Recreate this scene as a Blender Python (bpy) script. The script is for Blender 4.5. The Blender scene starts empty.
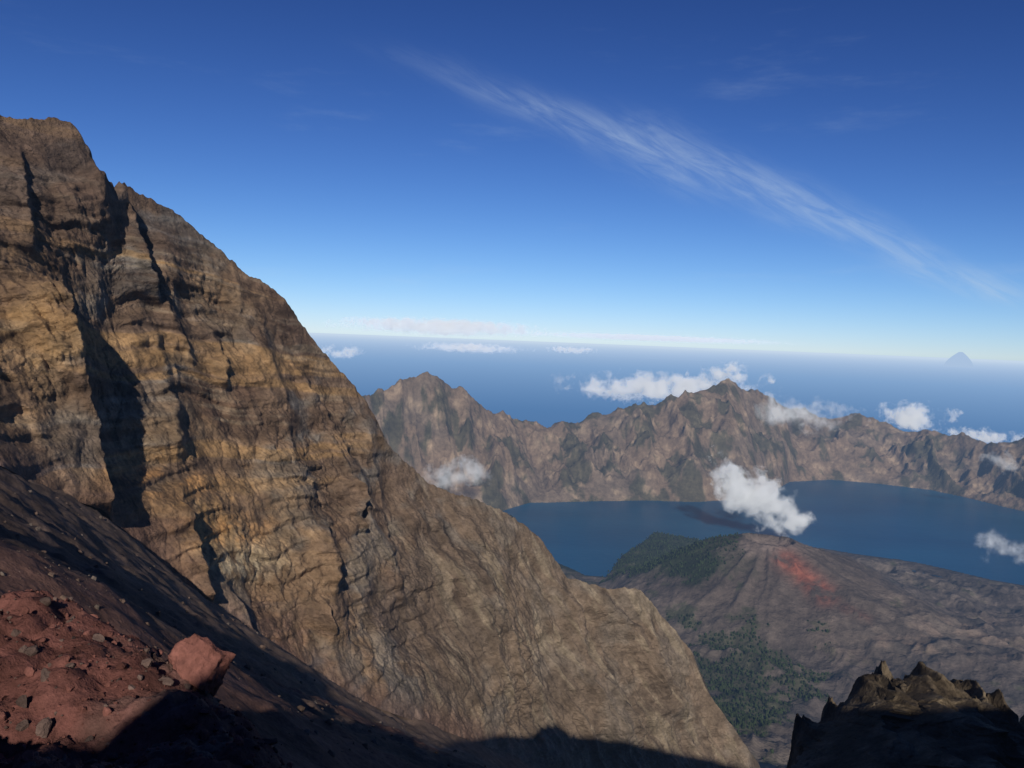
import bpy, math, numpy as np, time
from mathutils import Matrix, Vector
T0=time.time()
rng=np.random.default_rng(7)
CZ=3700.0
F=804.0; PIT=math.atan(0.0572); ROL=math.asin(0.039)
Fv=np.array([0,math.cos(PIT),-math.sin(PIT)]); R0=np.array([1.,0,0]); U0=np.array([0,math.sin(PIT),math.cos(PIT)])
Rv=math.cos(ROL)*R0+math.sin(ROL)*U0; Uv=-math.sin(ROL)*R0+math.cos(ROL)*U0
def ray(px,py):
    d=Fv+(px-512)/F*Rv+(384-py)/F*Uv
    return d/np.linalg.norm(d)
def P(px,py,d):
    v=ray(px,py); h=math.hypot(v[0],v[1]); return v/h*d+np.array([0,0,CZ])
def PZ(px,py,z):
    v=ray(px,py); return v*((z-CZ)/v[2])+np.array([0,0,CZ])
def proj(Q):
    q=Q-np.array([0,0,CZ]); w=np.maximum(q@Fv,1.0)
    return 512+F*(q@Rv)/w, 384-F*(q@Uv)/w
# ---------- noise
_g=rng.normal(size=(256,3)); _g/=np.linalg.norm(_g,axis=1)[:,None]; _p=rng.permutation(256); _p=np.concatenate([_p,_p,_p]).astype(np.int32)
_g0,_g1,_g2=[np.ascontiguousarray(_g[:,i],dtype=np.float32) for i in range(3)]
def pn(x,y,z):
    x,y,z=np.broadcast_arrays(x,y,z)
    xi=np.floor(x);yi=np.floor(y);zi=np.floor(z)
    fx=(x-xi).astype(np.float32);fy=(y-yi).astype(np.float32);fz=(z-zi).astype(np.float32)
    xi=xi.astype(np.int32)&255;yi=yi.astype(np.int32)&255;zi=zi.astype(np.int32)&255
    u=fx*fx*(3-2*fx);v=fy*fy*(3-2*fy);w=fz*fz*(3-2*fz)
    A0=_p[xi];A1=_p[xi+1]
    B00=_p[A0+yi];B01=_p[A0+yi+1];B10=_p[A1+yi];B11=_p[A1+yi+1]
    def c(Bh,a,b,cc):
        h=_p[Bh+zi+cc]
        return _g0[h]*(fx-a)+_g1[h]*(fy-b)+_g2[h]*(fz-cc)
    def L(a,b,t): return a+(b-a)*t
    x0=L(L(c(B00,0,0,0),c(B10,1,0,0),u),L(c(B01,0,1,0),c(B11,1,1,0),u),v)
    x1=L(L(c(B00,0,0,1),c(B10,1,0,1),u),L(c(B01,0,1,1),c(B11,1,1,1),u),v)
    return L(x0,x1,w)*1.5
def fbm(x,y,z,o=5,g=.5,l=2.03):
    s=0;a=1;
    for i in range(o):
        s=s+a*pn(x+i*17.3,y+i*5.1,z-i*9.7);a*=g;x=x*l;y=y*l;z=z*l
    return s
def rdg(x,y,z,o=5,g=.5,l=2.03):
    s=0;a=1;w=1
    for i in range(o):
        n=1-np.abs(pn(x+i*17.3,y+i*5.1,z-i*9.7))*1.6;n=np.clip(n,0,1);n=n*n
        s=s+a*n*w;w=np.clip(n*1.6,0,1);a*=g;x=x*l;y=y*l;z=z*l
    return s
def blw(x,y,z,o=4,g=.5,l=2.1):
    s=0;a=1
    for i in range(o):
        s=s+a*np.sqrt(np.abs(pn(x+i*17.3,y+i*5.1,z-i*9.7))+.002);a*=g;x=x*l;y=y*l;z=z*l
    return s
def ss(a,b,x):
    t=np.clip((x-a)/(b-a),0,1);return t*t*(3-2*t)
def rbf(C,X,Y,lin=True):
    C=np.array(C,float);n=len(C)
    D=np.sqrt((C[:,None,0]-C[None,:,0])**2+(C[:,None,1]-C[None,:,1])**2+1.)
    A=np.zeros((n+3,n+3));A[:n,:n]=D+np.eye(n)*-.5;A[:n,n]=1;A[:n,n+1:]=C[:,:2];A[n,:n]=1;A[n+1:,:n]=C[:,:2].T
    w=np.linalg.solve(A,np.concatenate([C[:,2],[0,0,0]]))
    o=w[n]+w[n+1]*X+w[n+2]*Y
    for i in range(n): o=o+w[i]*np.sqrt((X-C[i,0])**2+(Y-C[i,1])**2+1.0)
    return o
def grid(name,V,mat,col=None,smooth=True):
    n,m=V.shape[:2]
    idx=np.arange(n*m).reshape(n,m)
    q=np.stack([idx[:-1,:-1],idx[1:,:-1],idx[1:,1:],idx[:-1,1:]],-1).reshape(-1,4)
    return rawmesh(name,V.reshape(-1,3),q,mat,None if col is None else col.reshape(-1,3),smooth)
def rawmesh(name,V,q,mat,col=None,smooth=True):
    me=bpy.data.meshes.new(name)
    k=q.shape[1]
    me.vertices.add(len(V));me.vertices.foreach_set('co',np.ascontiguousarray(V,dtype=np.float32).ravel())
    me.loops.add(q.size);me.loops.foreach_set('vertex_index',q.astype(np.int32).ravel())
    me.polygons.add(len(q));me.polygons.foreach_set('loop_start',np.arange(0,q.size,k,dtype=np.int32))
    me.polygons.foreach_set('use_smooth',np.full(len(q),smooth))
    me.update(calc_edges=True)
    if col is not None:
        at=me.color_attributes.new('Col','FLOAT_COLOR','POINT')
        c=np.ones((len(V),4),np.float32);c[:,:3]=np.clip(col,0.003,1);at.data.foreach_set('color',c.ravel())
    me.materials.append(mat)
    ob=bpy.data.objects.new(name,me);bpy.context.scene.collection.objects.link(ob);return ob
# ---------- materials
def nodes(m):
    m.use_nodes=True;nt=m.node_tree;nt.nodes.clear();return nt
def painted_haze(nt,sh,L=58000.,col=(.20,.34,.62)):  # distance fog painted as emission, growing away from the viewpoint
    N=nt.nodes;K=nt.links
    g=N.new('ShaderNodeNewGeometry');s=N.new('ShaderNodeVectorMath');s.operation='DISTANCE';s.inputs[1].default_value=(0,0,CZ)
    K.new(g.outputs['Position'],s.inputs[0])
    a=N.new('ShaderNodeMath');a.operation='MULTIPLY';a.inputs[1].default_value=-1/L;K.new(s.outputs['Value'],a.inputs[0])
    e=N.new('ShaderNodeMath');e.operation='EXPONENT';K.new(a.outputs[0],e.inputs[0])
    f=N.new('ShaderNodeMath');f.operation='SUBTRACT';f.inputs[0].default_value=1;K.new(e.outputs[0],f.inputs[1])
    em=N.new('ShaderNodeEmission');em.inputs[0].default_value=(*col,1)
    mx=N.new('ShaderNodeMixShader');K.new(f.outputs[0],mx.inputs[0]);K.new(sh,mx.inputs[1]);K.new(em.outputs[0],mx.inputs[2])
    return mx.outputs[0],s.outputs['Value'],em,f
def rockmat(name,scales,bumps,var=.35,hz=True,flat=None,rough=.95,zst=None,L=58000.,hc=(.20,.34,.62)):
    m=bpy.data.materials.new(name);nt=nodes(m);N=nt.nodes;K=nt.links
    out=N.new('ShaderNodeOutputMaterial');b=N.new('ShaderNodeBsdfPrincipled')
    b.inputs['Roughness'].default_value=rough;b.inputs['Specular IOR Level'].default_value=.1
    if flat is None:
        c=N.new('ShaderNodeVertexColor');c.layer_name='Col';co=c.outputs[0]
    else:
        c=N.new('ShaderNodeRGB');c.outputs[0].default_value=(*flat,1);co=c.outputs[0]
    g=N.new('ShaderNodeNewGeometry');nrm=None
    for i,(s,bu) in enumerate(zip(scales,bumps)):
        mp=N.new('ShaderNodeMapping');K.new(g.outputs['Position'],mp.inputs[0]);mp.inputs['Scale'].default_value=(1/s,1/s,(zst or 1)/s)
        t=N.new('ShaderNodeTexNoise');t.inputs['Scale'].default_value=1;t.inputs['Detail'].default_value=5;t.inputs['Roughness'].default_value=.68
        K.new(mp.outputs[0],t.inputs[0])
        r=N.new('ShaderNodeMapRange');r.inputs[1].default_value=.3;r.inputs[2].default_value=.7;r.inputs[3].default_value=1-var;r.inputs[4].default_value=1+var
        K.new(t.outputs[0],r.inputs[0])
        x=N.new('ShaderNodeVectorMath');x.operation='SCALE';K.new(co,x.inputs[0]);K.new(r.outputs[0],x.inputs[3]);co=x.outputs[0]
        bp=N.new('ShaderNodeBump');bp.inputs['Strength'].default_value=.9;bp.inputs['Distance'].default_value=bu
        K.new(t.outputs[0],bp.inputs['Height'])
        if nrm: K.new(nrm,bp.inputs['Normal'])
        nrm=bp.outputs[0]
    K.new(co,b.inputs['Base Color']);K.new(nrm,b.inputs['Normal'])
    o=b.outputs[0]
    if hz: o=painted_haze(nt,o,L,hc)[0]
    K.new(o,out.inputs[0]);return m
M_cliff=rockmat('cliff_rock',(13,3.0),(2.6,1.7),.25,zst=1.5)
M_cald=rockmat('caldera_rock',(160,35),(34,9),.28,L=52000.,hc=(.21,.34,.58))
M_scree=rockmat('scree',(6,.8),(.6,.18),.3)
M_red=rockmat('red_lava',(.9,.16),(.16,.07),.3,hz=False)
M_crag=rockmat('crag_rock',(5,.9),(1.2,.3),.3)
def C(*a): return np.array(a,float)
def mix(a,b,t): return a+(b-a)*t[...,None]

# ---------- wall builder
def wall(name,rid,bas,mat,NS,NT,back,dispf,colf,NB=50):
    rid=np.array([P(*a) if len(a)==3 else a[:3] for a in rid]);bas=np.array([P(*a) if len(a)==3 else a[:3] for a in bas])
    L=np.concatenate([[0],np.cumsum(np.linalg.norm(np.diff(rid,axis=0),axis=1)+np.linalg.norm(np.diff(bas,axis=0),axis=1))]);L/=L[-1]
    s=np.linspace(0,1,NS)
    R=np.stack([np.interp(s,L,rid[:,i]) for i in range(3)],-1);B=np.stack([np.interp(s,L,bas[:,i]) for i in range(3)],-1)
    t=np.linspace(0,1,NT)[None,:,None]
    hp=t;vp=t**.85
    V=R[:,None,:]*(1-hp)+B[:,None,:]*hp
    V[...,2]=(R[:,None,2]*(1-vp[...,0])+B[:,None,2]*vp[...,0])
    tb=np.linspace(1,0,NB+1)[:-1][None,:,None]
    hd=(R-B);hd[:,2]=0;hd/=np.linalg.norm(hd,axis=1)[:,None]
    Vb=R[:,None,:]+hd[:,None,:]*tb*back;Vb[...,2]-=(tb[...,0]**1.1)*back*1.2
    V=np.concatenate([Vb,V],1)
    T=np.concatenate([-tb[0,:,0],t[0,:,0]])[None,:]*np.ones((NS,1))
    px,py=proj(V.reshape(-1,3));px=px.reshape(V.shape[:2]);py=py.reshape(V.shape[:2])
    D=dispf(V,T,px,py)
    V2=V+D
    col=colf(V2,T,px,py)
    return grid(name,V2,mat,col),V2
# ---------- CLIFF
RB=[((-260,70,470),(-260,330,290)),((-160,90,485),(-160,380,300)),((-60,105,500),(-60,430,320)),((0,115,515),(0,465,340)),((45,111,530),(50,490,370)),((72,126,540),(80,505,390)),((97,172,548),(100,512,405)),((112,196,565),(113,522,410)),
((124,183,590),(128,533,417)),((160,202,610),(150,555,425)),((205,236,630),(180,580,435)),((245,271,645),(215,612,445)),((285,301,660),(250,640,455)),
((312,338,670),(280,660,465)),((345,375,685),(310,680,480)),((368,406,695),(335,692,495)),((392,452,710),(360,702,510)),((430,482,730),(400,716,540)),
((505,512,765),(450,733,580)),((540,537,785),(490,748,620)),((566,576,800),(520,760,650)),((600,586,810),(550,775,680)),((640,592,825),(580,790,700)),
((665,620,835),(610,805,720)),((690,650,840),(640,820,730)),((705,688,840),(660,835,740)),((728,718,845),(690,850,750)),((750,750,850),(710,870,760)),((757,790,850),(730,890,770)),((775,900,850),(750,950,780))]
def fin(px,py,pts,amp,wl,wr=5,fe=14):
    pts=np.array(pts,float);X=np.interp(py,pts[:,1],pts[:,0]);y0,y1=pts[0,1],pts[-1,1]
    X=X+6*pn(py/22,py*0+amp,py*0)+2.5*pn(py/6,py*0+amp,py*0)
    d=px-X
    prof=np.where(d<0,np.clip(1+d/wl,0,1)**1.5,1-ss(0,wr,d))
    return amp*prof*ss(y0-fe,y0+fe,py)*(1-ss(y1-fe,y1+fe,py))
Nn=np.array([.50,-.78,.25]);Nn/=np.linalg.norm(Nn)
def strat(x,y,z,c):
    return z+.10*c+7*fbm(x/80,y/80,z/200,3)
def cl_disp(V,T,px,py):
    x,y,z=V[...,0],V[...,1],V[...,2]-CZ
    c=x*.72+y*.69
    m=np.clip(ss(-.02,.18,T),.0,1)*(1-.7*ss(.85,1,T))
    lo=ss(380,560,px)
    wx=14*fbm(x/90,y/90,z/90,3)
    gl=rdg((c+wx)/85,z/300,z*0+3.3,2)-.8
    gl2=rdg((c+.5*wx+.35*z)/34,z/160,z*0+7.3,4,.55)-.9
    f=fbm(x/70,y/70,z/55,4,.45)
    bl=blw(x/19,y/19,z/19,6,.6)-1.2
    rr_=ss(-.2,.5,fbm(x/60,y/60,z/60+9,2))
    d=m*(12*gl+(3.+3.*lo)*gl2+(12-2*lo)*f)+(.2+m)*(2.2+3.0*rr_)*bl
    zz=strat(x,y,z,c)
    zone=ss(-.45,.2,fbm(x/90,y/90,z/70+4,2))
    st=fbm(zz/9.,z*0+1.5,c/300,4,.6)
    # terraces: irregular steps in the strata coordinate
    q_=zz/13+.6*pn(x/50,y/50,z/90+33);te=(q_-np.floor(q_));te=ss(.0,.25,te)-te
    d=d+(.25+m)*(3.0*st*zone+3.6*te*zone)*(1-.65*ss(340,480,px))
    q=0
    q=q+fin(px,py,[(112,180),(126,215),(136,250),(156,300)],26,90,6)
    q=q+fin(px,py,[(56,285),(72,340),(92,420),(108,512)],30,70,6)
    q=q+fin(px,py,[(80,130),(98,180),(105,240)],9,40,5)
    q=q+fin(px,py,[(180,505),(196,560),(208,600)],17,40,6,8)
    q=q+fin(px,py,[(230,590),(245,615),(258,640)],12,30,5,8)
    q=q+fin(px,py,[(352,480),(357,505),(361,530)],15,25,5,6)
    q=q+fin(px,py,[(318,520),(324,550),(328,580)],14,25,5,8)
    q=q+fin(px,py,[(318,600),(322,615),(330,632)],11,20,5,8)
    q=q+fin(px,py,[(215,330),(222,360),(228,390)],8,30,5,8)
    q=q+fin(px,py,[(300,370),(345,450),(385,530),(400,600)],10,60,9,20)
    q=q+fin(px,py,[(470,560),(500,620),(540,700)],12,70,10,20)
    q=q+fin(px,py,[(560,590),(600,660),(640,740)],12,60,10,20)
    q=q+fin(px,py,[(600,590),(640,640),(690,720)],9,40,10,20)
    q=q+fin(px,py,[(150,330),(172,400),(180,450)],8,50,10,16)
    q=q+fin(px,py,[(20,150),(28,200),(34,250)],8,40,5,10)
    q=q+fin(px,py,[(370,420),(380,440),(392,455)],8,20,5,6)
    d=d+q*ss(-.05,.05,T)
    D=d[...,None]*Nn
    D[...,2]+= (fbm(c/30,z*0+.5,z*0,4)*4+1.8*pn(c/6,z*0,z*0+4)+1.*pn(c/2.3,z*0,z*0+7))*(1-ss(.0,.1,np.abs(T)))
    return D
def cl_col(V,T,px,py):
    x,y,z=V[...,0],V[...,1],V[...,2]-CZ;c=x*.72+y*.69
    n1=fbm(x/50,y/50,z/40,4);n2=fbm(x/12,y/12,z/12,5,.6);n3=fbm(x/90,y/90,z/60+20,3)
    zz=strat(x,y,z,c)
    st=fbm(zz/18.,z*0+1.5,c/600,3,.6);st2=fbm(zz/4.,z*0+3.5,c/100,3,.6)
    base=C(.155,.104,.070);grey=C(.155,.135,.115);ochre=C(.31,.19,.085);dark=C(.066,.044,.033);red=C(.16,.080,.055);pale=C(.32,.26,.18)
    col=np.ones(V.shape)*base
    col=mix(col,grey,ss(-.15,.25,n1))
    col=mix(col,C(.120,.074,.052),ss(.0,.4,n3)*.7)
    zone=ss(-.2,.35,fbm(x/70,y/70,z/50+4,3))
    s_amt=(1-ss(320,440,px))*(1-.7*ss(430,540,py))
    col=mix(col,ochre,ss(.05,.2,-st)*s_amt*.6)
    col=mix(col,dark,ss(.08,.22,st)*s_amt*.55)
    col=mix(col,dark,ss(.12,.36,st2)*s_amt*zone*.6)
    col=mix(col,pale,ss(.2,.45,-st2)*s_amt*zone*.3)
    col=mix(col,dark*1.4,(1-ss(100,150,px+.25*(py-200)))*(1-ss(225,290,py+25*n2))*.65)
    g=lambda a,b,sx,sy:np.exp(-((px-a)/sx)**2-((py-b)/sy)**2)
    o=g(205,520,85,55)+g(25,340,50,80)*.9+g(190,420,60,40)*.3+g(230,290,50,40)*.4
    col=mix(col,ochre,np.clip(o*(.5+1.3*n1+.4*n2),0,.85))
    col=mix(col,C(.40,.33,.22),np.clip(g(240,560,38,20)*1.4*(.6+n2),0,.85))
    col=mix(col,C(.36,.19,.075),np.clip(g(165,482,50,14)+g(225,535,45,20)*.9,0,1)*ss(-.3,.3,n2)*.85)
    col=mix(col,red,np.clip(g(150,640,140,25),0,1)*ss(-.2,.4,n2)*.7)
    lr=ss(300,520,px)
    col=mix(col,C(.138,.106,.078),lr*.75)
    col=mix(col,C(.095,.072,.053),lr*ss(0,.4,n3)*.6)
    col=mix(col,pale*.85,ss(.1,.5,fbm((c+z*.35)/14,z/60,z*0,5,.6))*.45*lr)
    col=mix(col,red*.9+.02,(1-ss(.0,.12,1-T))*.5)
    return col*(1+.38*n2)[...,None]
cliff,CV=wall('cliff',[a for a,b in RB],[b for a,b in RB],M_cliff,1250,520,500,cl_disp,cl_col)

# ---------- SCREE / own ridge
ctl=[]
for a,b in RB[1:28]:
    ctl.append(P(*b)-[0,0,CZ]);r=P(*a);bb=P(*b);ctl.append([r[0],r[1],bb[2]-CZ-25])
for a in [(-120,520,80),(-100,450,190),(0,560,75),(0,500,180),(0,480,260),(100,600,95),(60,540,180),(200,640,135),(150,590,240),(250,668,190),(300,702,155),(320,700,300),(400,742,270),(420,735,420),(500,772,360),(600,810,420),
          (700,880,400),(700,900,200),(900,900,100),(900,900,250),(1100,900,120),(1100,900,300),(600,900,60),(450,860,60),(900,1000,30),(300,800,60),(900,950,500),(400,900,30),(200,860,30),(0,760,30),
          (-150,700,30)]:
    ctl.append(P(*a)-[0,0,CZ])
for az in range(-70,80,10):
    r=1000;ctl.append([r*math.sin(math.radians(az)),r*math.cos(math.radians(az)),-700 if az>5 else (-600 if az>-20 else -420)])
ctl+= [[0,0,-5],[0,-32,12],[25,-18,14],[60,-20,22],[100,-25,26],[150,-30,26],[200,-40,22],[300,-60,10],[500,-100,0],[900,-150,-20],[-60,-8,-6],[-150,-10,-12],[-300,0,-12],[-320,120,-5],[-600,0,0],[-600,300,20],  # unseen ridge behind camera, raised so its shadow falls downslope
       [0,-200,-120],[300,-300,-150],[-300,-300,-150],[0,-900,-550],[-900,-600,-400],[900,-700,-450],[-900,200,-50],[60,60,-60]]
az=np.radians(np.concatenate([np.linspace(-180,-42,120,endpoint=False),np.linspace(-42,42,800,endpoint=False),np.linspace(42,180,120)]))
rr=np.concatenate([np.linspace(4,60,90,endpoint=False),60*np.exp(np.linspace(0,math.log(1000/60.),360))])
A,Rr=np.meshgrid(az,rr,indexing='ij')
X=Rr*np.sin(A);Y=Rr*np.cos(A)
def scree_h(X,Y):
    Z=rbf(ctl,X,Y);r=np.hypot(X,Y)
    Z=np.minimum(Z,np.where(Y<200,-4+34*ss(-40,50,X)+.05*np.clip(-X-200,0,400),1e9))
    k=ss(20,120,r)
    Z=Z+k*(4*fbm(X/60,Y/60,X*0,3)+1.3*(rdg(X/18,Y/18,X*0+2,4)-.8)+.5*fbm(X/3,Y/3,X*0,3))
    return Z
Z=scree_h(X,Y)
n1=fbm(X/50,Y/50,X*0+3,4);n2=fbm(X/8,Y/8,X*0+3,4)
dd=C(.085,.058,.046);br=C(.145,.100,.072);rd=C(.12,.062,.048)
r=np.hypot(X,Y)
col=mix(np.ones(X.shape+(3,))*dd,br,ss(120,400,r+60*n1))
col=mix(col,rd,ss(.1,.5,n1)*(1-ss(150,300,r))*.7)
col*= (1+.4*n2)[...,None]
grid('scree_slope',np.stack([X,Y,Z+CZ],-1),M_scree,col)
# ---------- near red outcrop
nc=[]
for a in [(-60,650,28),(60,652,26),(130,662,25),(200,696,22.5),(250,728,20),(300,752,17),(335,776,15),(-60,775,7.5),(0,775,8),(150,775,9),(250,775,11),(100,710,16),(180,738,14),(0,710,16),(-150,710,14)]:
    nc.append(P(*a)-[0,0,CZ])
for a in [(60,642,38,-10),(130,652,36,-10),(200,690,33,-10),(260,722,30,-12),(310,747,27,-12),(-60,640,44,-8),(360,772,22,-8),(420,800,18,-8),(600,850,12,-6)]:
    q=P(*a[:3])-[0,0,CZ];q[2]+=a[3];nc.append(q)
nc+= [[0,0,-1.75],[0,3,-2.3],[6,0,-2.2],[12,-2,-2.2],[22,-4,-1.8],[12,10,-14],[25,20,-36],[5,8,-7],[-6,-3,-1.6],[-12,-3,-1.4],[-25,-3,-2],[-40,0,-4],[0,-9,2],[5,-13,5.5],[-8,-13,6],[-40,20,-7],[-14,6,-4],[-40,50,-32],[25,50,-60],[0,50,-42],[-20,-14,5],[20,-15,6]]  # points behind the camera raised, out of view, to shade the near ground
xs=np.linspace(-42,24,560);ys=np.linspace(-24,48,570)
X,Y=np.meshgrid(xs,ys,indexing='ij')
def near_h(X,Y):
    Z=rbf(nc,X,Y);r=np.hypot(X,Y);k=ss(1.5,9,r)
    return Z+k*(-.75+.8*fbm(X/7,Y/7,X*0+9,2)+.62*(blw(X/2.1+.4*pn(X/2,Y/2,X*0),Y/2.1,X*0+2,5,.62)-1.)+.08*fbm(X/.3,Y/.3,X*0,2)+3*np.clip(fbm(X/5,Y/5,X*0+30,3),0,1)*(Y<-6))
Z=near_h(X,Y)
e=np.minimum(np.minimum(X-xs[0],xs[-1]-X),np.minimum(Y-ys[0],ys[-1]-Y))
Z=Z-30*(1-ss(0,7,e))
n1=fbm(X/4,Y/4,X*0+3,4);n2=fbm(X/.7,Y/.7,X*0+3,4)
col=mix(np.ones(X.shape+(3,))*C(.125,.052,.042),C(.100,.066,.055),ss(-.1,.5,n1))*(1+.5*n2)[...,None]
grid('red_lava_outcrop',np.stack([X,Y,Z+CZ],-1),M_red,col)
# ---------- rocks
def ico(sub):
    bpy.ops.mesh.primitive_ico_sphere_add(subdivisions=sub,radius=1);_o=bpy.context.object
    r=np.array([v.co[:] for v in _o.data.vertices]),np.array([p.vertices[:] for p in _o.data.polygons]);bpy.data.objects.remove(_o);return r
iv4,if4=ico(5);iv2,if2=ico(2)
def facets(v,r,k,lo=.45,hi=.8):
    for _ in range(k):
        n=r.normal(size=3);n/=np.linalg.norm(n);d=r.uniform(lo,hi);kk=v@n;v=v-np.maximum(kk-d,0)[:,None]*n
    return v
lib=[]
for i in range(40):
    r=np.random.default_rng(i);v=facets(iv2.copy(),r,9);o=r.uniform(0,99)
    v=v*(1+.10*fbm(v[:,0]*2+o,v[:,1]*2,v[:,2]*2,2))[:,None];lib.append(v*r.uniform(.6,1.2,3))
def rocks(name,pts,sizes,mat,cfun):
    VV=[];FF=[];CC=[];k=0
    for i,(p,s) in enumerate(zip(pts,sizes)):
        a=rng.uniform(0,6.28);c,s_=math.cos(a),math.sin(a)
        v=(lib[i%40]@np.array([[c,-s_,0],[s_,c,0],[0,0,1]]))*s+p;VV.append(v);FF.append(if2+k);k+=len(v);CC.append(np.ones((len(v),3))*cfun(i))
    return rawmesh(name,np.concatenate(VV),np.concatenate(FF),mat,np.concatenate(CC),False)
n=8000;a=rng.uniform(-.75,.1,n);q=rng.uniform(6,30,n)
x=q*np.sin(a);y=q*np.cos(a);z=near_h(x,y)+CZ
rocks('lava_rubble',np.stack([x,y,z],-1),.03+.17*rng.random(n)**6,M_red,lambda i:(C(.13,.055,.044) if i%3 else C(.10,.068,.057))*(.6+.8*rng.random()))
n=3000;a=rng.uniform(-.72,.1,n);q=60*np.exp(rng.uniform(0,2.1,n))
x=q*np.sin(a);y=q*np.cos(a);z=scree_h(x,y)+CZ
rocks('scree_boulders',np.stack([x,y,z],-1),(.06+.5*rng.random(n)**8)*np.sqrt(q/60),M_scree,lambda i:(C(.10,.068,.052) if i%3 else C(.12,.095,.078))*(.6+.6*rng.random()))
r=np.random.default_rng(11);v=facets(iv4.copy(),r,12,.5,.8);v/=np.abs(v).max(0);v=v*np.array([.92,.8,.95]);v[:,2]+= -.3*v[:,0]
v*=(1+.16*fbm(v[:,0]*2.2,v[:,1]*2.2,v[:,2]*2.2,5,.6))[:,None]
aa=math.atan2(*(P(197,690,20)[:2]));ds=np.linspace(14,26,60);gx=ds*math.sin(aa);gy=ds*math.cos(aa);gz=near_h(gx,gy)
gpy=proj(np.stack([gx,gy,gz+CZ],-1))[1];kk=int(np.argmin(gpy))
bs=ds[kk]/24.
rawmesh('red_boulder',v*bs+np.array([gx[kk],gy[kk],gz[kk]+CZ+.5*bs]),if4,M_red,np.ones((len(v),3))*C(.17,.072,.057),True)
# ---------- crag bottom right
KR=[((770,900,190),(760,1000,120)),((788,765,190),(785,900,120)),((797,730,195),(800,880,122)),((812,712,200),(815,880,125)),((835,698,200),(835,880,125)),((855,684,202),(855,880,125)),((880,673,205),(880,870,125)),((900,680,205),(900,870,125)),((918,668,207),(920,870,125)),((938,664,208),(940,870,125)),((958,678,208),(960,870,125)),((975,680,208),(975,870,125)),((990,700,208),(990,870,125)),((1024,720,206),(1024,870,125)),((1060,700,204),(1060,870,125)),((1150,760,200),(1150,900,125)),((1250,900,200),(1250,1000,125))]
N2=np.array([.2,-.9,.35]);N2/=np.linalg.norm(N2)
def kd(V,T,px,py):
    x,y,z=V[...,0],V[...,1],V[...,2]-CZ
    m=.3+.7*ss(0,.2,np.abs(T))
    d=m*(8*(rdg(x/17+.5*fbm(x/20,y/20,z/20,2),y/60,z/55,5,.6)-.9)+5*fbm(x/12,y/25,z/12,5,.6))
    D=d[...,None]*N2
    D[...,2]+=(1-ss(0,.25,np.abs(T)))*(3*fbm(x/8,y/25,z*0,5,.65)+4*(rdg(x/7,y/30,z*0+3,3)-.9))
    return D
def kc(V,T,px,py):
    x,y,z=V[...,0],V[...,1],V[...,2]
    n=fbm(x/9,y/9,z/9,5)
    return mix(np.ones(V.shape)*C(.068,.052,.036),C(.125,.098,.066),ss(-.3,.5,n))*(1+.3*n)[...,None]
wall('shadow_crag',[a for a,b in KR],[b for a,b in KR],M_crag,560,280,90,kd,kc)
def xyz(x,y,z): return (x,y,z+CZ,0)
shadow_crag=[(xyz(-150,75,-20),xyz(-140,60,-50)),(xyz(-120,55,2),xyz(-112,40,-25)),(xyz(-95,45,11),xyz(-88,28,-20)),(xyz(-72,36,16),xyz(-68,20,-18)),(xyz(-58,28,17),xyz(-53,13,-18)),(xyz(-47,24,15),xyz(-44,10,-18)),(xyz(-40,20,8),xyz(-37,8,-18)),(xyz(-33,14,-14),xyz(-31,3,-20))]  # unseen crag added left of view to cast shade on the scree
wall('shadow_crag',[a for a,b in shadow_crag],[b for a,b in shadow_crag],M_crag,260,120,30,lambda V,T,px,py:.4*kd(V,T,px,py),kc)

# ---------- CALDERA
LZ=2200.
def AR(p): return math.atan2(p[0],p[1]),math.hypot(p[0],p[1])
crest=[(250,430,7000),(330,415,7100),(360,400,7200),(390,386,7400),(410,377,7500),(427,371,7600),(442,380,7650),(470,394,7750),(487,411,7900),(515,421,8200),(545,426,8400),(590,416,8700),(640,405,8900),(690,395,9100),(715,385,9300),(730,381,9500),(750,386,9800),(775,400,10300),(800,408,10800),(830,416,11000),(860,411,11100),(885,421,11100),(905,431,11000),(930,427,10900),(960,434,10800),(985,441,10600),(1024,434,10400),(1080,425,10200),(1200,400,9400),(1400,380,8000)]
far=[(500,512),(512,508),(530,503),(600,501),(700,502),(745,500),(770,494),(790,482),(830,480),(880,484),(930,490),(980,501),(1024,512),(1100,540),(1200,600)]
near=[(500,512.5),(512,516),(530,537),(555,562),(585,576),(606,578),(612,571),(622,556),(640,545),(655,533),(680,537),(700,541),(730,546),(770,552),(820,549),(860,555),(900,560),(950,570),(990,580),(1024,586),(1100,600),(1200,604)]
ca=np.array([[*AR(P(*c)),P(*c)[2]] for c in crest])
fa=np.array([AR(PZ(*c,LZ)) for c in far]);na=np.array([AR(PZ(*c,LZ)) for c in near])
azs=np.radians(np.linspace(-30,50,1100));rs=np.concatenate([np.linspace(850,2600,60,endpoint=False),np.linspace(2600,11400,600,endpoint=False),11400*np.exp(np.linspace(0,1.,30))])
A,Rr=np.meshgrid(azs,rs,indexing='ij');X=Rr*np.sin(A);Y=Rr*np.cos(A);O=X*0
rc=np.interp(A,ca[:,0],ca[:,1]);zc=np.interp(A,ca[:,0],ca[:,2])
wob=60*fbm(X/500,Y/500,O+8,4)
rf=np.interp(A,fa[:,0],fa[:,1],left=6900,right=5200);rn=np.interp(A,na[:,0],na[:,1],left=6890,right=5190)
rn=np.minimum(rn,rf-1)
lakew=rf-rn
R2=Rr+wob*.5
u=np.clip((R2-rf)/(rc-rf),0,None)
g=np.where(u<1,.15*np.minimum(u*6,1)+.85*np.clip(u,0,1)**1.15,1)
zw=LZ+(zc-LZ)*g
bk=np.clip(Rr-rc,0,None)
zw=zw-bk*.42
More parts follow.
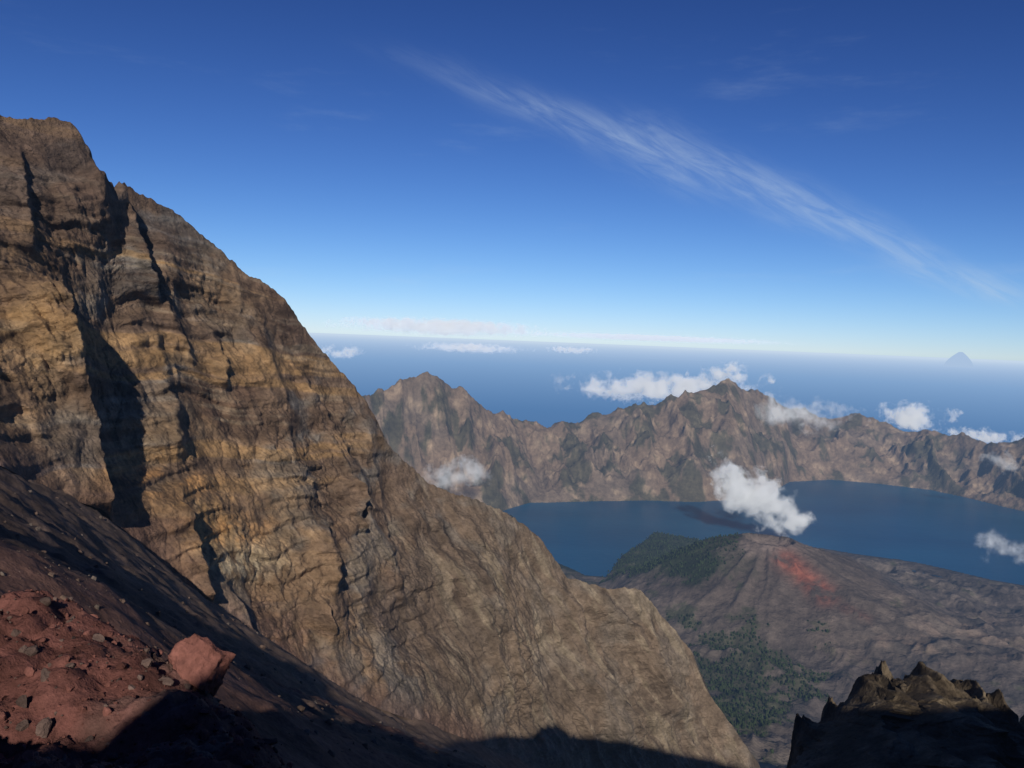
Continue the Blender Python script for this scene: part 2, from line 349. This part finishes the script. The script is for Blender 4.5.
spur=rdg((A*9000+.35*(Rr-8000)+60*fbm(X/400,Y/400,O,3))/520,Rr/2600,O+5,4,.55)-.95
rg=rdg(X/420,Y/420,O+1.7,6,.55)-.95
mw=ss(0,.30,u)*(1-.62*ss(.72,.98,u))*(1-.4*ss(1.0,1.2,u))
zw=zw+mw*(160*spur+90*rg)+ss(0,.05,u)*14*fbm(X/70,Y/70,O,4,.6)
df=np.clip(rn-R2,0,None)
zf=LZ+6+np.minimum(df*.05,60)
climb=np.clip(3300-Rr,0,None);zf=zf+climb*.31
cp=P(768,545,4700)
dc=np.hypot(X-cp[0],Y-cp[1])*(1+.10*fbm(X/500,Y/500,O+6,3))
RCN=960.
onc=1-ss(500,1050,dc)
ml=ss(0,350,df)*(1-.85*onc)
flow=rdg(X/380,Y/380,O+4,5,.55)-.9
zf=zf+ml*(34*flow)+ss(0,60,df)*(7-4*onc)*fbm(X/60,Y/60,O+2,5,.6)
H=cp[2]-(LZ+50)
cone=H*1.2*np.clip(1-dc/RCN,0,1)**1.2
cone=np.where(dc<140,np.minimum(cone,H*.93-(140-dc)*.5),cone)
cone=np.minimum(cone,H)
ang=np.arctan2(X-cp[0],Y-cp[1])
cone=cone+ss(950,500,dc)*ss(100,300,dc)*16*(rdg(ang*3.2,dc/900,O,4)-.8)
zf=zf+cone
for (a,b,d,h,w) in [(900,600,4500,90,450),(690,600,4600,60,350),(1000,640,4000,120,500),(760,660,3600,60,350),(850,556,5300,110,300)]:
    q=P(a,b,d);zf=zf+h*np.exp(-((X-q[0])**2+(Y-q[1])**2)/w**2)
lake=(R2>rn)&(R2<rf)&(lakew>5)
Z=np.where(R2>=rf,zw,zf)
Z=np.where(lake,LZ-40,Z)
Z=np.maximum(Z,-200)
px,py=proj(np.stack([X,Y,Z],-1).reshape(-1,3));px=px.reshape(X.shape);py=py.reshape(X.shape)
n1=fbm(X/700,Y/700,Z/500,4);n2=fbm(X/140,Y/140,Z/140,5,.6)
col=np.ones(X.shape+(3,))*C(.165,.115,.075)
col=mix(col,C(.135,.100,.070),ss(-.2,.4,n1))
col=mix(col,C(.24,.175,.112),ss(.15,.6,n2)*.6)
wallm=R2>=rf
veg=ss(-.05,.3,fbm(X/260,Y/260,O+12,5,.62)+.15*(px>560)*(px<760)-.10)
col=np.where(wallm[...,None],mix(col,C(.036,.038,.020),veg*.75),col)
fl=np.ones(X.shape+(3,))*C(.082,.066,.057)
fl=mix(fl,C(.125,.100,.080),ss(-.2,.5,n1+.3*n2))
fl=mix(fl,C(.048,.042,.040),ss(.1,.6,fbm(X/250,Y/250,O+22,5,.6))*.8*(1-.7*onc))
fl=mix(fl,C(.082,.062,.050),onc*.8)
fl=mix(fl,C(.045,.04,.04),ss(260,0,df)*(px>760)*.6)
gg=lambda a,b,sx,sy:np.exp(-((px-a)/sx)**2-((py-b)/sy)**2)
pen=np.clip((1-ss(710,765,px+30*n2))*(1-ss(568,584,py+14*n2))*(py<600),0,1)
fl=mix(fl,C(.020,.027,.012),pen*.95)
low=ss(.0,.4,gg(735,675,65,50)*1.4+.9*n2-.35)
fl=mix(fl,C(.042,.044,.024),np.clip(low,0,1)*.85)
fl=mix(fl,C(.19,.145,.12),np.clip(gg(768,547,38,9),0,1)*.8)
def seg(a,b,w):
    a=np.array(a,float);b=np.array(b,float);ab=b-a;t=np.clip(((px-a[0])*ab[0]+(py-a[1])*ab[1])/(ab@ab),0,1)
    d=np.hypot(px-a[0]-t*ab[0],(py-a[1]-t*ab[1])*1.2)+6*n2
    return np.exp(-(d/w)**2)
redm=np.clip(1.2*seg((786,560),(826,595),11)+.35*seg((845,608),(868,620),5),0,1)*ss(-.6,.3,n2+.15)
fl=mix(fl,C(.24,.076,.046),redm*.85)
fl=mix(fl,C(.17,.12,.09),gg(940,640,120,25)*ss(-.2,.4,n2)*.6)
col=np.where(wallm[...,None],col,fl)
col=col*(1+.25*n2)[...,None]
grid('caldera_terrain',np.stack([X,Y,Z],-1),M_cald,col)
CX,CY,CZZ,CW,pen_,low_,PX,PY=X,Y,Z,wallm,pen,low,px,py
# lake
m=bpy.data.materials.new('lake_water');nt=nodes(m);N=nt.nodes;K=nt.links
out=N.new('ShaderNodeOutputMaterial');b=N.new('ShaderNodeBsdfPrincipled');b.inputs['Roughness'].default_value=.3;b.inputs['Specular IOR Level'].default_value=.12
g=N.new('ShaderNodeNewGeometry');mp=N.new('ShaderNodeMapping');mp.inputs['Scale'].default_value=(1/60,1/60,1/60);K.new(g.outputs['Position'],mp.inputs[0]);t=N.new('ShaderNodeTexNoise');t.inputs['Scale'].default_value=1;t.inputs['Detail'].default_value=6
K.new(mp.outputs[0],t.inputs[0]);bp=N.new('ShaderNodeBump');bp.inputs['Distance'].default_value=2;bp.inputs['Strength'].default_value=.5;K.new(t.outputs[0],bp.inputs['Height']);K.new(bp.outputs[0],b.inputs['Normal'])
mp2=N.new('ShaderNodeMapping');mp2.inputs['Scale'].default_value=(1/1400,1/700,1);K.new(g.outputs['Position'],mp2.inputs[0]);t2=N.new('ShaderNodeTexNoise');t2.inputs['Scale'].default_value=1;t2.inputs['Detail'].default_value=5;K.new(mp2.outputs[0],t2.inputs[0])
cr=N.new('ShaderNodeValToRGB');K.new(t2.outputs[0],cr.inputs[0]);cr.color_ramp.elements[0].position=.35;cr.color_ramp.elements[0].color=(.009,.058,.120,1);cr.color_ramp.elements[1].position=.65;cr.color_ramp.elements[1].color=(.014,.082,.155,1);K.new(cr.outputs[0],b.inputs['Base Color'])
K.new(painted_haze(nt,b.outputs[0],80000.)[0],out.inputs[0])
la=np.linspace(fa[0,0]-.005,math.radians(49),300)
l0=np.interp(la,na[:,0],na[:,1],right=5190)-260;l1=np.maximum(np.interp(la,fa[:,0],fa[:,1],right=5200)+160,l0+50)
tt=np.linspace(0,1,12)[None,:];LR=l0[:,None]*(1-tt)+l1[:,None]*tt
grid('lake',np.stack([LR*np.sin(la)[:,None],LR*np.cos(la)[:,None],LR*0+LZ],-1),m)
# ocean
m=bpy.data.materials.new('sea_water');nt=nodes(m);N=nt.nodes;K=nt.links
out=N.new('ShaderNodeOutputMaterial');b=N.new('ShaderNodeBsdfPrincipled');b.inputs['Base Color'].default_value=(.008,.04,.11,1);b.inputs['Roughness'].default_value=.5;b.inputs['Specular IOR Level'].default_value=.1
o,dist,em,f=painted_haze(nt,b.outputs[0],16000.)
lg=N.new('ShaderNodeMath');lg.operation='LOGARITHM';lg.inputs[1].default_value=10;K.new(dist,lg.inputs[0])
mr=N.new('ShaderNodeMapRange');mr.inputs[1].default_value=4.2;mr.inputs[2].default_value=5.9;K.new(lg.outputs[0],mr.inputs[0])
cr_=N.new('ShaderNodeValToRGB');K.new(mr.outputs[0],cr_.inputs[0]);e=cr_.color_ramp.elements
e[0].position=0;e[0].color=(.07,.17,.37,1);e[1].position=1;e[1].color=(.55,.67,.82,1)  # far sea paled by painted emission, brighter towards the horizon
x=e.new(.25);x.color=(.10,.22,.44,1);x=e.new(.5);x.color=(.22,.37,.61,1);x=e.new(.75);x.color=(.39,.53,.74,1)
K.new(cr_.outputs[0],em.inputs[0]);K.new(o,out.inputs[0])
th=np.linspace(0,2*math.pi,181);ro=np.array([0.,5e3,2e4,5e4,1e5,2e5,5e5,1.2e6]);T_,R_=np.meshgrid(th,ro,indexing='ij')
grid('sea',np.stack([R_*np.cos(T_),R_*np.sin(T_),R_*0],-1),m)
# distant volcano
hp=P(961,352,300000);a=np.linspace(0,2*math.pi,80);q=np.linspace(0,1,24);A2,Q2=np.meshgrid(a,q,indexing='ij')
h=hp[2];Rb=4300
rad=Q2*Rb*(1+.1*np.sin(3*A2));zz=h*1.08*np.clip(1-Q2,0,1)**.6+60*np.sin(A2*9)*Q2*(1-Q2)
zz=np.minimum(zz,h)
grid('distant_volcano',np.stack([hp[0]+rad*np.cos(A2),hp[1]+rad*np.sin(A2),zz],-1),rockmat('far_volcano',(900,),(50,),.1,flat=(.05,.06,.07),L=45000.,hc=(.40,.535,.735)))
# ---------- trees as one forest object
M_tree=rockmat('foliage',(6,),(1,),.3)
def forest():
    mask=((pen_>.5)&(~CW)&(CZZ>LZ+3)&(PX>600)&(PX<770))|((low_>.55)&(~CW)&(PX>640)&(PX<830)&(PY>615)&(PY<760))
    ii=np.argwhere(mask);r=np.random.default_rng(3);ii=ii[r.permutation(len(ii))[:6000]]
    VV=[];FF=[];CC=[];k=0
    a=np.linspace(0,2*math.pi,7)[:-1]
    for (i,j) in ii:
        x,y,z=CX[i,j]+r.uniform(-8,8),CY[i,j]+r.uniform(-8,8),CZZ[i,j]-2
        h=r.uniform(7,19);w=h*r.uniform(.25,.42)
        rings=[]
        for (f,s) in ((0,.12),(.18,.15),(.22,1.),(.5,.75),(.55,.85),(.8,.4)):
            rr=w*s*r.uniform(.7,1.25,6);rings.append(np.stack([x+rr*np.cos(a),y+rr*np.sin(a),np.full(6,z+h*f)+r.uniform(-.04,.04,6)*h],-1))
        v=np.concatenate(rings+[np.array([[x,y,z+h]])*np.ones((6,1))]);VV.append(v)
        b=np.arange(6);b2=(b+1)%6
        for q in range(6): FF.append(np.stack([b+6*q,b2+6*q,b2+6*q+6,b+6*q+6],-1)+k)
        k+=len(v);CC.append(np.ones((len(v),3))*C(.022,.031,.012)*r.uniform(.6,1.5))
    rawmesh('pine_forest',np.concatenate(VV),np.concatenate(FF),M_tree,np.concatenate(CC),False)
forest()
# ---------- clouds
def cloudmat(name,size,tau,seed,wisp):
    m=bpy.data.materials.new(name);nt=nodes(m);N=nt.nodes;K=nt.links
    try: m.cycles.volume_step_rate=1.6
    except Exception as ex: print(ex)
    out=N.new('ShaderNodeOutputMaterial')
    tc=N.new('ShaderNodeTexCoord');mn=min(size)
    ln=N.new('ShaderNodeVectorMath');ln.operation='LENGTH';K.new(tc.outputs['Object'],ln.inputs[0])
    mp=N.new('ShaderNodeMapping');mp.inputs['Scale'].default_value=(size[0]/mn,size[1]/mn,size[2]/mn);mp.inputs['Location'].default_value=(seed*7.1,seed*3.3,0)
    K.new(tc.outputs['Object'],mp.inputs[0])
    t=N.new('ShaderNodeTexNoise');t.inputs['Scale'].default_value=1.0;t.inputs['Detail'].default_value=4.5;t.inputs['Roughness'].default_value=.68
    K.new(mp.outputs[0],t.inputs[0])
    a=N.new('ShaderNodeMath');a.operation='MULTIPLY_ADD';a.inputs[1].default_value=4.8;a.inputs[2].default_value=-2.4+ (.36-wisp);K.new(t.outputs[0],a.inputs[0])
    pw=N.new('ShaderNodeMath');pw.operation='POWER';pw.inputs[1].default_value=1.6;K.new(ln.outputs['Value'],pw.inputs[0])
    s=N.new('ShaderNodeMath');s.operation='SUBTRACT';K.new(a.outputs[0],s.inputs[0]);K.new(pw.outputs[0],s.inputs[1])
    r=N.new('ShaderNodeMapRange');r.inputs[1].default_value=0;r.inputs[2].default_value=1.1;r.inputs[3].default_value=0;r.inputs[4].default_value=tau/mn*1.7;K.new(s.outputs[0],r.inputs[0])
    vs=N.new('ShaderNodeVolumePrincipled');vs.inputs['Color'].default_value=(.97,.98,1,1);vs.inputs['Anisotropy'].default_value=0.0
    K.new(r.outputs[0],vs.inputs['Density'])
    e=N.new('ShaderNodeMath');e.operation='MULTIPLY';e.inputs[1].default_value=.27;K.new(r.outputs[0],e.inputs[0]);K.new(e.outputs[0],vs.inputs['Emission Strength']);vs.inputs['Emission Color'].default_value=(.93,.97,1,1)  # added glow stands in for light scattered many times inside the cloud
    K.new(vs.outputs[0],out.inputs['Volume']);return m
_k=[0]
def cloud(px,py,d,w,h,dep=None,roll=0,tau=8,wisp=0.):
    c=P(px,py,d);s=d/F;sx=w*s/2;sz=h*s/2;sy=(dep or max(sz,sx*.5))
    q=rawmesh('cloud',iv2*1.12,if2,cloudmat('cloud_vapour',(sx,sy,sz),tau,_k[0],wisp),None,True)
    q.scale=(sx,sy,sz);q.location=c;q.rotation_euler=(0,math.radians(roll),-math.atan2(c[0],c[1]));_k[0]+=1
cloud(755,493,6500,125,62,roll=36,tau=5,wisp=-.1)
cloud(660,388,18000,230,36,tau=3,wisp=.0);cloud(730,377,17500,80,34,tau=4)
cloud(912,416,17000,80,32,tau=4);cloud(985,436,15000,90,16,tau=2,wisp=.05)
cloud(775,413,10000,160,42,tau=1.3,wisp=.0)
cloud(462,474,6500,90,46,tau=1.1,wisp=.0);cloud(1008,462,8800,60,30,tau=.8,wisp=.05);cloud(1000,548,5600,55,34,tau=1.,wisp=.05)
cloud(440,327,150000,220,19,tau=7,wisp=-.1);cloud(650,338,160000,300,8,tau=1.2,wisp=.0)
cloud(470,348,70000,130,12,tau=1.5,wisp=.0);cloud(340,352,60000,60,18,tau=1.3,wisp=.0);cloud(572,350,70000,60,9,tau=1.5,wisp=.02)
# ---------- light
EL=math.radians(27.5);sh=np.array([.09,-1.]);sh/=np.linalg.norm(sh)
S=Vector((sh[0]*math.cos(EL),sh[1]*math.cos(EL),math.sin(EL)))
sl=bpy.data.lights.new('sun','SUN');sl.energy=4.3;sl.angle=math.radians(.5);sl.color=(1,.93,.83)
so=bpy.data.objects.new('sun',sl);bpy.context.scene.collection.objects.link(so);so.rotation_euler=S.to_track_quat('Z','Y').to_euler()
w=bpy.data.worlds.new('World');bpy.context.scene.world=w;w.use_nodes=True;nt=w.node_tree;N=nt.nodes;K=nt.links;N.clear()
out=N.new('ShaderNodeOutputWorld');bg=N.new('ShaderNodeBackground');bg.inputs[1].default_value=.1
sk=N.new('ShaderNodeTexSky');sk.sky_type='NISHITA';sk.sun_disc=False;sk.sun_elevation=EL;sk.sun_rotation=math.atan2(sh[0],sh[1]);sk.altitude=3700;sk.air_density=1;sk.dust_density=.8;sk.ozone_density=2
def VM(op,a,v):
    n=N.new('ShaderNodeVectorMath');n.operation=op;K.new(a,n.inputs[0])
    if isinstance(v,tuple): n.inputs[1].default_value=v
    else: K.new(v,n.inputs[1])
    return n.outputs[0]
gm=N.new('ShaderNodeGamma');gm.inputs[1].default_value=1.65;K.new(VM('MULTIPLY',sk.outputs[0],(.1,.1,.1)),gm.inputs[0])
c1=VM('MULTIPLY',gm.outputs[0],(9.5,11.5,16.))
dn=VM('ADD',VM('MULTIPLY',c1,(1/18.,1/18.,1/20.)),(1.,1.,1.))
skc=VM('DIVIDE',c1,dn)
tc=N.new('ShaderNodeTexCoord')
d1=ray(370,52);d2=ray(1000,290);nn=np.cross(d1,d2);nn/=np.linalg.norm(nn)
if nn[2]<0: nn=-nn
ea=(d1+d2);ea/=np.linalg.norm(ea);eb=np.cross(nn,ea)
if eb[0]<0: eb=-eb
def M(op,a,b=None,c=None):
    n=N.new('ShaderNodeMath');n.operation=op
    for i,v in enumerate((a,b,c)):
        if v is None: continue
        if isinstance(v,(int,float)): n.inputs[i].default_value=v
        else: K.new(v,n.inputs[i])
    return n.outputs[0]
def dot(v):
    n=N.new('ShaderNodeVectorMath');n.operation='DOT_PRODUCT';n.inputs[1].default_value=tuple(v);K.new(tc.outputs['Generated'],n.inputs[0]);return n.outputs['Value']
across=dot(nn);along=dot(eb)
cx=N.new('ShaderNodeCombineXYZ');K.new(M('MULTIPLY',along,5.),cx.inputs[0]);K.new(M('MULTIPLY',across,10.),cx.inputs[1])
t1=N.new('ShaderNodeTexNoise');t1.inputs['Scale'].default_value=1;t1.inputs['Detail'].default_value=3;K.new(cx.outputs[0],t1.inputs[0])
cy=N.new('ShaderNodeCombineXYZ')
sk2=M('ADD',across,M('MULTIPLY',along,.12))
K.new(M('MULTIPLY',along,13.),cy.inputs[0]);K.new(M('MULTIPLY',sk2,75.),cy.inputs[1])
t2=N.new('ShaderNodeTexNoise');t2.inputs['Scale'].default_value=1;t2.inputs['Detail'].default_value=8;t2.inputs['Roughness'].default_value=.65;t2.inputs['Distortion'].default_value=.6;K.new(cy.outputs[0],t2.inputs[0])
ac=M('ADD',across,M('MULTIPLY_ADD',t1.outputs[0],.05,-.025))
ac=M('SUBTRACT',ac,M('MULTIPLY_ADD',M('MULTIPLY',along,along),-.05,.010))
wd=M('MAXIMUM',M('MULTIPLY_ADD',M('ABSOLUTE',M('ADD',along,.03)),-.03,.024),.010)
q=M('DIVIDE',ac,wd);ga=M('EXPONENT',M('MULTIPLY',M('MULTIPLY',q,q),-1.))
def MR(v,a,b,c=0,d=1):
    n=N.new('ShaderNodeMapRange');n.interpolation_type='SMOOTHSTEP';K.new(v,n.inputs[0])
    for i,x in enumerate((a,b,c,d)): n.inputs[i+1].default_value=x
    return n.outputs[0]
al=M('MULTIPLY',MR(along,-.42,-.02),MR(along,.42,.36))
mk=M('MULTIPLY',M('MULTIPLY',ga,al),MR(t2.outputs[0],.28,.75,.15,1.))
mp=N.new('ShaderNodeMapping');mp.inputs['Scale'].default_value=(3,3,14);mp.inputs['Rotation'].default_value=(0,.35,0);K.new(tc.outputs['Generated'],mp.inputs[0])
t3=N.new('ShaderNodeTexNoise');t3.inputs['Scale'].default_value=1.3;t3.inputs['Detail'].default_value=7;t3.inputs['Roughness'].default_value=.6;K.new(mp.outputs[0],t3.inputs[0])
mk=M('MINIMUM',M('ADD',M('MULTIPLY',mk,.42),MR(t3.outputs[0],.56,.85,0,.16)),.8)
mx=N.new('ShaderNodeMixRGB');K.new(mk,mx.inputs[0]);K.new(skc,mx.inputs[1]);mx.inputs[2].default_value=(5.0,6.2,7.6,1)
K.new(mx.outputs[0],bg.inputs[0]);K.new(bg.outputs[0],out.inputs[0])
# ---------- camera
cam=bpy.data.cameras.new('camera');co=bpy.data.objects.new('camera',cam);bpy.context.scene.collection.objects.link(co)
cam.sensor_width=36;cam.lens=36*F/1024;cam.clip_start=.3;cam.clip_end=3e6
mt=Matrix(((Rv[0],Uv[0],-Fv[0],0),(Rv[1],Uv[1],-Fv[1],0),(Rv[2],Uv[2],-Fv[2],CZ),(0,0,0,1)));co.matrix_world=mt
sc=bpy.context.scene;sc.camera=co;sc.view_settings.view_transform='Standard';sc.view_settings.look='None';sc.view_settings.exposure=0
